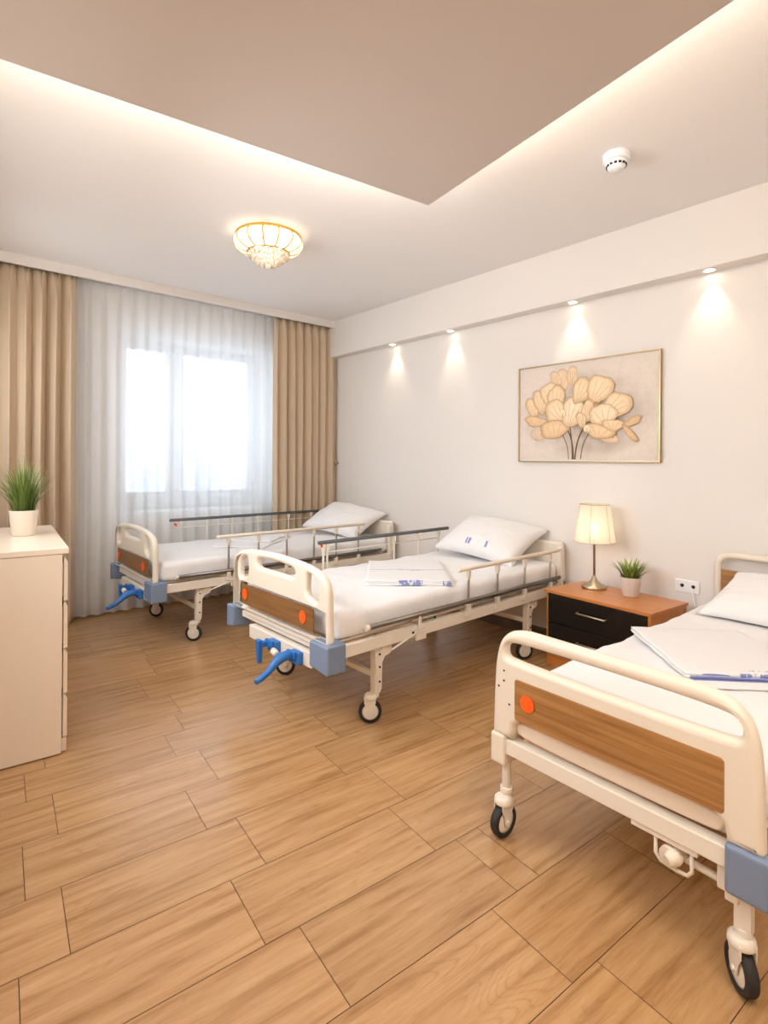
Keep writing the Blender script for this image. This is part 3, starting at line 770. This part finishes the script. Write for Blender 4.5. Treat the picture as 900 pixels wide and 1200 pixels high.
# ------------------------------------------------------------------ nightstand, lamp, socket
def nightstand():
    N = thing('nightstand', 'cherry wood nightstand with two black drawers between two beds', 'nightstand', (3.19, 2.43, 0))
    w, d, h = .755, .455, .536
    bx('carcass', M['cherry'], [(0.006, d, -.018, 0, 0, h-.018), (0.006, d, -w, -w+.018, 0, h-.018), (d-.012, d, -w+.018, -.018, .05, h-.018), (.02, d, -w+.018, -.018, .06, .075)], N, .001)
    bx('top', M['cherry'], (-.012, d+.002, -w-.012, .008, h-.02, h), N, .002)
    bx('plinth', M['cherry'], (.012, .028, -w+.018, -.018, .0, .06), N, .001)
    for a, b, hz in ((.315, .512, .425), (.108, .309, .222)):
        bm = bmesh.new(); box(bm, -.004, .014, -w+.020, -.020, a, b); box(bm, .014, .40, -w+.04, -.04, a+.02, b-.03)
        dr = obj('drawer', bm, M['black'], N, .0015)
        bm = bmesh.new(); ya, yb = -.262, -.470
        tube(bm, [(-.004, ya, hz), (-.024, ya, hz), (-.028, ya-.006, hz), (-.028, yb+.006, hz), (-.024, yb, hz), (-.004, yb, hz)], .0055, 10)
        o = obj('handle', bm, M['nickel'], dr); o['label'] = 'satin metal bar handle'
nightstand()
def table_lamp():
    T = thing('table_lamp', 'lit table lamp with cream shade and metal stem on the nightstand', 'lamp', (3.50, 2.25, .536))
    bm = bmesh.new(); lathe(bm, [(0, 0), (.084, 0), (.086, .004), (.086, .016), (.08, .022), (.052, .034), (.026, .055), (.012, .085), (.009, .09), (0, .09)], 40); obj('base', bm, M['nickel'], T)
    bm = bmesh.new(); lathe(bm, [(0, .085), (.0085, .085), (.0085, .33), (.014, .335), (.014, .37), (0, .37)], 20); obj('stem', bm, M['nickel'], T)
    bm = bmesh.new(); n = 48
    lathe(bm, [(.142, .337), (.122, .47), (.102, .605)], n)
    sh = obj('lamp_shade', bm, M['shade'], T)
    bm = bmesh.new()
    for k in range(6):
        a = 2*PI*k/6+.35; tube(bm, [(.1425*cos(a), .1425*sin(a), .337), (.1025*cos(a), .1025*sin(a), .605)], .0014, 6)
    for r, z in ((.1425, .337), (.1025, .605)): tube(bm, [(r*cos(2*PI*k/48), r*sin(2*PI*k/48), z) for k in range(49)], .002, 6, caps=False)
    obj('shade_wire', bm, mat('tan_trim', srgb(196, 172, 138), .8), sh)
    bm = bmesh.new(); tube(bm, [(-.1, 0, .60), (.1, 0, .60)], .0015, 6); tube(bm, [(0, -.1, .60), (0, .1, .60)], .0015, 6); tube(bm, [(0, 0, .44), (0, 0, .60)], .003, 6); obj('shade_spider', bm, M['nickel'], sh)
    bm = bmesh.new(); lathe(bm, [(0, .365), (.012, .37), (.014, .39), (.028, .42), (.03, .44), (.02, .465), (0, .475)], 20); obj('bulb', bm, M['bulb'], T)
table_lamp()
def socket():
    T = thing('wall_socket', 'white double wall socket above the nightstand corner', 'socket', RW(0, 1.727, .618), radians(WALL_R[1]))
    bx('cover_plate', M['pvc'], (-.010, 0.0, -.0745, .0745, -.041, .041), T, .003)
    for y in (.034, -.034):
        bm = bmesh.new(); lathe(bm, [(.026, .012), (.026, .014), (.021, .0125), (.020, .004), (0, .004)], 24); bm.transform(Matrix.Translation((0.003, y, 0)) @ Matrix.Rotation(-PI/2, 4, 'Y'))
        o = obj('outlet', bm, M['pvc'], T)
        bm = bmesh.new(); lathe(bm, [(0, .016), (.0115, .016), (.012, .006), (0, .006)], 16); bm.transform(Matrix.Translation((0.003, y-.004, .004)) @ Matrix.Rotation(-PI/2, 4, 'Y')); obj('socket_hole', bm, M['dark'], o)
    bm = bmesh.new(); tube(bm, [tuple(RW(-.018, 1.695, .615)), tuple(RW(-.03, 1.69, .59)), tuple(RW(-.02, 1.68, .52)), tuple(RW(-.02, 1.645, .40)), tuple(RW(-.02, 1.63, .2)), tuple(RW(-.03, 1.64, .02))], .003, 8)
    tag(obj('power_cord', bm, M['pvc']), 'thin white cord hanging down from the wall socket', 'cord')
socket()

# ------------------------------------------------------------------ painting
def painting():
    y0, y1, z0, z1 = 1.897, 3.047, 1.447, 2.237
    T = thing('framed_painting', 'gold-framed painting of cream blossoms on the white wall', 'painting', RW(0, (y0+y1)/2, (z0+z1)/2), radians(WALL_R[1]))
    w, h = (y1-y0)/2, (z1-z0)/2; f = .010
    bx('frame', M['framegold'], [(-.032, 0.0, -w, w, h-f, h), (-.032, 0.0, -w, w, -h, -h+f), (-.032, 0.0, -w, -w+f, -h+f, h-f), (-.032, 0.0, w-f, w, -h+f, h-f)], T, .0015)
    bm = bmesh.new(); box(bm, -.018, -.004, -w+f, w-f, -h+f, h-f); obj('liner', bm, M['pvc'], T)
    # canvas: painted petals laid as colour shapes on the flat picture
    m = mat('painted_canvas', (1, 1, 1, 1), .75, spec=.2); t = NT(m)
    at = t.add('ShaderNodeAttribute'); at.attribute_name = 'paint'
    nz = t.add('ShaderNodeTexNoise', Scale=26.0, Detail=4.0, Distortion=1.0); t.link(t.coords(), nz.inputs['Vector'])
    hs = t.add('ShaderNodeHueSaturation'); t.link(at.outputs['Color'], hs.inputs['Color'])
    t.link(t.math('ADD', t.math('MULTIPLY', nz.outputs['Fac'], .22), .89), hs.inputs['Value']); t.link(hs.outputs['Color'], t.p.inputs['Base Color'])
    bm = bmesh.new(); cl = bm.verts.layers.float_color.new('paint')
    W, Hh = w-f-.006, h-f-.006; depth = [-.0182]
    def uv(px, py):   # crop pixels of the picture -> local (y, z)
        u = (px-92)/703; yt = 190-95*u; yb = 638+12*u; v = (py-yt)/(yb-yt)
        return W*(1-2*u), Hh*(1-2*v)
    # background with soft clouds
    n = 64; g = []
    bgc = Vector(srgb(228, 213, 198)[:3]); dk = Vector(srgb(150, 134, 120)[:3]); lt = Vector(srgb(222, 211, 200)[:3])
    for j in range(n+1):
        row = []
        for i in range(n+1):
            y = W*(1-2*i/n); z = Hh*(1-2*j/n); v = bm.verts.new((depth[0], y, z))
            r = sqrt((y/(W*.85))**2+((z+.03)/(Hh*.8))**2)
            k = max(0, 1.2-r)*(.75+1.3*noise.fractal(Vector((y*5, z*5, 2.3)), 1, 2, 4))
            c = lt.lerp(dk, max(0, min(1, k))); v[cl] = (*c, 1); row.append(v)
        g.append(row)
    for j in range(n):
        for i in range(n): bm.faces.new((g[j][i], g[j][i+1], g[j+1][i+1], g[j+1][i]))
    def shape(pts, col_c, col_e, cen):
        depth[0] -= .00012
        c = bm.verts.new((depth[0], *uv(*cen))); c[cl] = (*Vector(col_c[:3]), 1); prev = []
        mid = []; out = []
        for p in pts:
            q = bm.verts.new((depth[0], *uv(*(cen[0]+(p[0]-cen[0])*.72, cen[1]+(p[1]-cen[1])*.72)))); q[cl] = (*Vector(col_c[:3]).lerp(Vector(col_e[:3]), .25), 1); mid.append(q)
            q = bm.verts.new((depth[0], *uv(*p))); q[cl] = (*Vector(col_e[:3]), 1); out.append(q)
        for i in range(len(pts)):
            k = (i+1) % len(pts); bm.faces.new((c, mid[i], mid[k])); bm.faces.new((mid[i], out[i], out[k], mid[k]))
    def petal(cx, cy, rx0, ry0, ang, cc=(232, 207, 172), ce=(196, 164, 126), seed=0):
        # outline first (thin dark edge), then the petal itself, veined lighter towards the tip
        a = radians(ang); N = 36; rx, ry = rx0*1.14, ry0*1.12
        def loop(k, s):
            o = []
            for i in range(N):
                q = 2*PI*i/N; wob = 1+.06*sin(3*q+seed)+.04*sin(5*q+seed*2)+.02*sin(11*q+seed)
                ex, ey = rx*k*wob*cos(q)*(1-.18*sin(q)), ry*k*wob*sin(q)
                o.append((cx+ex*cos(a)-ey*sin(a), cy+ex*sin(a)+ey*cos(a)))
            return o
        shape(loop(1.025, 0), srgb(160, 128, 94), srgb(182, 150, 114), (cx, cy))
        tip = (cx-.30*ry*-sin(a)*-1, cy-.35*ry*cos(a))
        shape(loop(1, 0), srgb(*[min(250, v+9) for v in cc]), srgb(*[v+4 for v in ce]), tip)
        # veins
        for vv in (-.35, 0, .35):
            p0 = (vv*.3*rx, .85*ry); p1 = (vv*1.5*rx, -.55*ry)
            st = []
            for s in (0, .5, 1):
                ex = p0[0]+(p1[0]-p0[0])*s; ey = p0[1]+(p1[1]-p0[1])*s; st.append((cx+ex*cos(a)-ey*sin(a), cy+ex*sin(a)+ey*cos(a)))
            stroke(st, 1.2, (206, 176, 138))
    def stroke(pts, wd, col):
        depth[0] -= .00012; prev = None; col = Vector(srgb(*col)[:3])
        for i, p in enumerate(pts):
            q = pts[min(i+1, len(pts)-1)]; o = pts[max(i-1, 0)]; dx, dy = q[0]-o[0], q[1]-o[1]; L = max(1e-6, sqrt(dx*dx+dy*dy))
            nx, ny = -dy/L*wd, dx/L*wd
            cur = []
            for s in (-1, 1):
                v = bm.verts.new((depth[0], *uv(p[0]+s*nx, p[1]+s*ny))); v[cl] = (*col, 1); cur.append(v)
            if prev: bm.faces.new((prev[0], prev[1], cur[1], cur[0]))
            prev = cur
    def curve(a, b, c, wd, col): stroke([((1-t)**2*a[0]+2*t*(1-t)*b[0]+t*t*c[0], (1-t)**2*a[1]+2*t*(1-t)*b[1]+t*t*c[1]) for t in [k/14 for k in range(15)]], wd, col)
    for s in (((350, 470), (395, 520), (396, 640), 3.5), ((455, 475), (410, 530), (404, 640), 4), ((330, 505), (370, 560), (370, 640), 2), ((480, 505), (440, 550), (434, 640), 2.5), ((375, 470), (390, 540), (390, 640), 3)):
        curve(*s, (112, 88, 62))
    faint = dict(cc=(226, 200, 168), ce=(206, 180, 150))
    petal(330, 245, 34, 58, 10, **faint); petal(388, 215, 24, 45, 5, **faint); petal(300, 235, 24, 40, -25, **faint)
    petal(195, 515, 34, 26, 20, cc=(214, 192, 166), ce=(206, 182, 154)); petal(575, 535, 42, 20, 10, **faint)
    petal(165, 380, 30, 48, -28, seed=1); petal(185, 447, 58, 24, 5, (224, 192, 152), (190, 154, 114), 2); petal(215, 345, 38, 56, -8, seed=3)
    petal(268, 312, 46, 56, -12, (234, 212, 178), (204, 174, 136), 4); petal(302, 335, 42, 66, 8, seed=5); petal(305, 400, 52, 58, -35, (236, 212, 178), (204, 172, 134), 6)
    petal(292, 488, 70, 42, -8, (228, 198, 160), (192, 156, 116), 7); petal(395, 400, 52, 70, 18, (238, 217, 186), (208, 178, 142), 8)
    petal(442, 290, 44, 62, 28, seed=9); petal(528, 285, 54, 68, 30, (236, 212, 178), (204, 172, 134), 10); petal(612, 368, 52, 66, 52, (236, 213, 180), (206, 174, 136), 11)
    petal(470, 395, 26, 54, 12, seed=12); petal(548, 415, 62, 48, -12, (238, 217, 186), (206, 176, 138), 13); petal(440, 440, 22, 36, -15, seed=14)
    petal(530, 500, 66, 32, 14, (230, 202, 164), (194, 160, 120), 15); petal(596, 468, 46, 26, 6, (232, 205, 168), (198, 164, 124), 16)
    petal(688, 450, 38, 17, -32, (220, 188, 148), (190, 154, 114), 17); petal(675, 512, 48, 13, 52, (216, 184, 146), (186, 150, 112), 18)
    petal(470, 485, 16, 17, 0, (244, 228, 202), (214, 188, 152), 19); petal(342, 405, 14, 18, 0, (246, 230, 204), (220, 194, 158), 20); petal(515, 360, 12, 12, 0, (150, 112, 70), (196, 158, 112), 21)
    me_o = obj('canvas', bm, m, T)
painting()

# ------------------------------------------------------------------ ceiling things
def ceiling_lamp():
    T = thing('ceiling_lamp', 'lit round gold-rimmed ceiling lamp with hanging crystals', 'lamp', (1.594, 3.69, H))
    bm = bmesh.new(); lathe(bm, [(0, 0), (.17, 0), (.17, -.018), (0, -.018)], 40); obj('base', bm, M['gold'], T)
    R = .236
    bm = bmesh.new(); lathe(bm, [(R-.012, -.022), (R+.006, -.022), (R+.006, -.040), (R-.012, -.040), (R-.012, -.022)], 56); obj('rim', bm, M['gold'], T, .003)
    prof = [(R, -.040), (.248, -.062), (.25, -.08), (.24, -.103), (.212, -.126), (.18, -.140), (.152, -.146)]
    bm = bmesh.new(); lathe(bm, prof, 56); obj('bowl', bm, M['bowl'], T)
    for k in range(14):
        a = 2*PI*k/14+.1; bm = bmesh.new(); tube(bm, [((r+.002)*cos(a), (r+.003)*sin(a), z) for r, z in prof], .0042, 6); obj('rib', bm, M['gold'], T)
    bm = bmesh.new(); tube(bm, [(.152*cos(2*PI*k/48), .152*sin(2*PI*k/48), -.146) for k in range(49)], .005, 8, caps=False); obj('lower_ring', bm, M['gold'], T)
    bm = bmesh.new(); bmesh.ops.create_icosphere(bm, subdivisions=2, radius=.019); ball = obj('crystal_ball', bm, M['crystal'], T); first = True
    for ring, (r, z, n) in enumerate(((.138, -.165, 20), (.108, -.188, 16), (.078, -.209, 11), (.046, -.228, 7), (.0, -.245, 1))):
        for k in range(n):
            a = 2*PI*(k+.5*(ring % 2))/n
            o = ball if first else ball.copy()
            if not first: COL.objects.link(o)
            o.parent = T; o.location = (r*cos(a), r*sin(a), z); first = False
    for x, y in ((.1, 0), (-.05, .087), (-.05, -.087)):
        bm = bmesh.new(); lathe(bm, [(0, -.02), (.012, -.025), (.022, -.06), (.018, -.085), (0, -.095)], 16, (x, y)); obj('bulb', bm, M['bulb'], T)
ceiling_lamp()
SPOTS = [4.603, 3.788, 2.537, 1.591]
NAMES = ['recessed soffit spotlight nearest the window corner', 'second recessed soffit spotlight from the window corner', 'recessed soffit spotlight above the framed painting', 'recessed soffit spotlight nearest the right edge of the photo']
for y, lab in zip(SPOTS, NAMES):
    T = thing('spotlight', lab, 'spotlight', RW(-.062, y, 2.69), radians(WALL_R[1]), 'recessed spotlights in the soffit')
    bm = bmesh.new(); lathe(bm, [(.030, .0), (.045, 0), (.045, -.005), (.040, -.008), (.030, -.005), (.030, 0)], 28); obj('trim_ring', bm, M['pvc'], T)
    bm = bmesh.new(); lathe(bm, [(0, -.004), (.030, -.003)], 20); obj('lens', bm, M['lens'], T)
def smoke():
    T = thing('smoke_detector', 'round white smoke detector on the ceiling', 'detector', (2.70, 1.62, H))
    bm = bmesh.new(); lathe(bm, [(0, 0), (.070, 0), (.071, -.006), (.069, -.036), (.062, -.042), (0, -.042)], 40); obj('base', bm, M['pvc'], T)
    bm = bmesh.new(); lathe(bm, [(0, -.042), (.060, -.042), (.052, -.058), (.047, -.066), (.047, -.068), (.040, -.080), (.034, -.086), (0, -.088)], 40); o = obj('sensor_head', bm, M['pvc'], T)
    bm = bmesh.new()
    for k in range(14):
        a = 2*PI*k/14; b4 = set(bm.verts); box(bm, -.003, .003, -.007, .007, -.005, .005); xform(bm, b4, Matrix.Translation((.0495*cos(a), .0495*sin(a), -.0625)) @ Matrix.Rotation(a, 4, 'Z'))
    obj('vent_slots', bm, M['dark'], o)
smoke()

# made-up glowing windows on the unseen left wall, added for side fill
w2 = struct(bx('added_fill_window_2', M['pvc'], [(-.30, -.26, 1.65, 1.72, 1.10, 2.75), (-.30, -.26, 3.75, 3.82, 1.10, 2.75), (-.30, -.26, 1.72, 3.75, 1.10, 1.17), (-.30, -.26, 1.72, 3.75, 2.68, 2.75), (-.30, -.26, 2.70, 2.77, 1.17, 2.68)], None, .004))
bx('pane', emis('added_fill_glow', (1, .97, .94, 1), .8), (-.297, -.285, 1.72, 3.75, 1.17, 2.68), w2, 0)  # glowing sheet of the added window
w3 = struct(bx('added_fill_window_3', M['pvc'], [(-.30, -.26, 4.22, 4.28, 1.0, 2.75), (-.30, -.26, 5.12, 5.18, 1.0, 2.75), (-.30, -.26, 4.28, 5.12, 1.0, 1.06), (-.30, -.26, 4.28, 5.12, 2.69, 2.75)], None, .004))  # another added window, fill for the far end
bx('pane', bpy.data.materials['added_fill_glow'], (-.297, -.285, 4.28, 5.12, 1.06, 2.69), w3, 0)
# made-up glowing panel behind the camera, added as soft fill
T = thing('added_fill_panel', 'added square fill-light panel under the lowered ceiling, out of view', 'lamp', (.75, -.15, 2.88))
bx('panel_frame', M['pvc'], [(-.62, .62, .60, .62, -.018, 0.0), (-.62, .62, -.62, -.60, -.018, 0.0), (-.62, -.60, -.60, .60, -.018, 0.0), (.60, .62, -.60, .60, -.018, 0.0)], T, .002)
bm = bmesh.new(); box(bm, -.60, .60, -.60, .60, -.012, -.002); obj('diffuser', bm, M['fill_panel_glow'], T)

# ------------------------------------------------------------------ outside
bm = bmesh.new(); box(bm, -60, 80, 8, 120, -9.2, -9); struct(obj('ground_outside', bm, M['snow']))
def building(label, x0, x1, y0, y1, ztop, rows, cols):
    T = thing('apartment_building', label, 'building', ((x0+x1)/2, y0, -9))
    w = x1-x0
    bx('facade', M['ext'], (-w/2, w/2, 0, y1-y0, 0, ztop+9), T, .02)
    bx('roof_edge', M['ext'], (-w/2-.2, w/2+.2, -.2, y1-y0, ztop+9, ztop+9.4), T, .02)
    for r in range(rows):
        for c in range(cols):
            xx = -w/2+(c+.5)*w/cols; zz = ztop+9-1.9-r*2.9
            bx('window', M['ext_win'], (xx-.6, xx+.6, -.06, .02, zz-.75, zz+.75), T, .01)
building('pale low building seen hazily through the left window pane', 3, 11, 38, 46, 2.0, 3, 4)
building('pale taller building seen hazily through the right window pane', 12.5, 27, 36, 48, 4.4, 3, 6)

# ------------------------------------------------------------------ light
wd = bpy.data.worlds.new('World'); S.world = wd; wd.use_nodes = True
bg = wd.node_tree.nodes['Background']; bg.inputs['Color'].default_value = (.76, .88, 1, 1); bg.inputs['Strength'].default_value = 3.0

def light(name, kind, loc, energy, col, rot=(0, 0, 0), **kw):
    l = bpy.data.lights.new(name, kind); l.energy = energy; l.color = col
    for k, v in kw.items(): setattr(l, k, v)
    o = bpy.data.objects.new(name, l); COL.objects.link(o); o.location = loc; o.rotation_euler = rot; return o
warm = (1, .74, .46); soft = (1, .88, .74)
p = light('window_portal', 'AREA', WW(1.775, .5, 1.82), 1, (1, 1, 1), (-PI/2, 0, radians(4.5)), shape='RECTANGLE', size=1.66, size_y=1.77)
p.data.cycles.is_portal = True
light('added_fill_lamp', 'AREA', (.75, -.15, 2.855), 15, soft, (0, 0, 0), shape='SQUARE', size=1.2)  # soft fill of the added panel behind the camera
light('added_side_fill', 'AREA', (-.20, 2.73, 1.85), 37, (.88, .94, 1), (0, -PI/2+.40, 0), shape='RECTANGLE', size=1.3, size_y=2.0, spread=radians(140))  # added side fill, set before the made-up window
light('added_side_fill', 'AREA', (-.22, 4.70, 1.85), 5, (.90, .95, 1), (0, -PI/2+.15, 0), shape='RECTANGLE', size=1.5, size_y=.8)  # added fill for the far end of the room
light('ceiling_lamp_bulb', 'POINT', (1.594, 3.69, H-.08), 5, (1, .84, .64), shadow_soft_size=.05)
light('table_lamp_bulb', 'POINT', (3.50, 2.25, .536+.44), 19, (1, .74, .44), shadow_soft_size=.03)
for y in SPOTS:
    o = light('spot_beam', 'SPOT', RW(-.062, y, 2.675), 8.5, (1, .84, .60), shadow_soft_size=.02, spot_size=radians(72), spot_blend=.9)
# cove strips lying on the lowered ceiling, shining up
light('cove_strip', 'AREA', (.83, 2.29, 2.925), 13, (1, .88, .74), (radians(180-66), 0, radians(-2.3)), shape='RECTANGLE', size=2.2, size_y=.03)
light('cove_strip', 'AREA', (1.80, .50, 2.925), 13, (1, .88, .74), (0, radians(180+56), radians(-3.7)), shape='RECTANGLE', size=.03, size_y=3.5)

# ------------------------------------------------------------------ camera
cam = bpy.data.cameras.new('Camera'); co = bpy.data.objects.new('Camera', cam); COL.objects.link(co); S.camera = co
F, Y0, ROLL, A = 626., 541., radians(.4), atan2(450, 626.)
cam.sensor_fit = 'VERTICAL'; cam.sensor_height = 24; cam.lens = 24*F/1200
d = Vector((sin(A), cos(A), 0)); r = Vector((cos(A), -sin(A), 0)); u = Vector((0, 0, 1))
c_, s_ = cos(ROLL), sin(ROLL)
# image rotated clockwise by ROLL about (450, Y0): camera axes turn the other way
rx = r*c_ + u*s_; ux = u*c_ - r*s_
co.matrix_world = Matrix(((rx.x, ux.x, -d.x, 0), (rx.y, ux.y, -d.y, 0), (rx.z, ux.z, -d.z, 1.44), (0, 0, 0, 1)))
cam.shift_y = -(600-Y0)/1200
cam.clip_start = .02; cam.clip_end = 300

S.view_settings.view_transform = 'Standard'; S.view_settings.look = 'None'; S.view_settings.gamma = 1; S.view_settings.exposure = .31
S.view_settings.use_curve_mapping = False
S.cycles.use_denoising = True
S.cycles.max_bounces = 10; S.cycles.diffuse_bounces = 6; S.cycles.transparent_max_bounces = 12
S.cycles.caustics_reflective = False; S.cycles.caustics_refractive = False; S.cycles.sample_clamp_indirect = 6
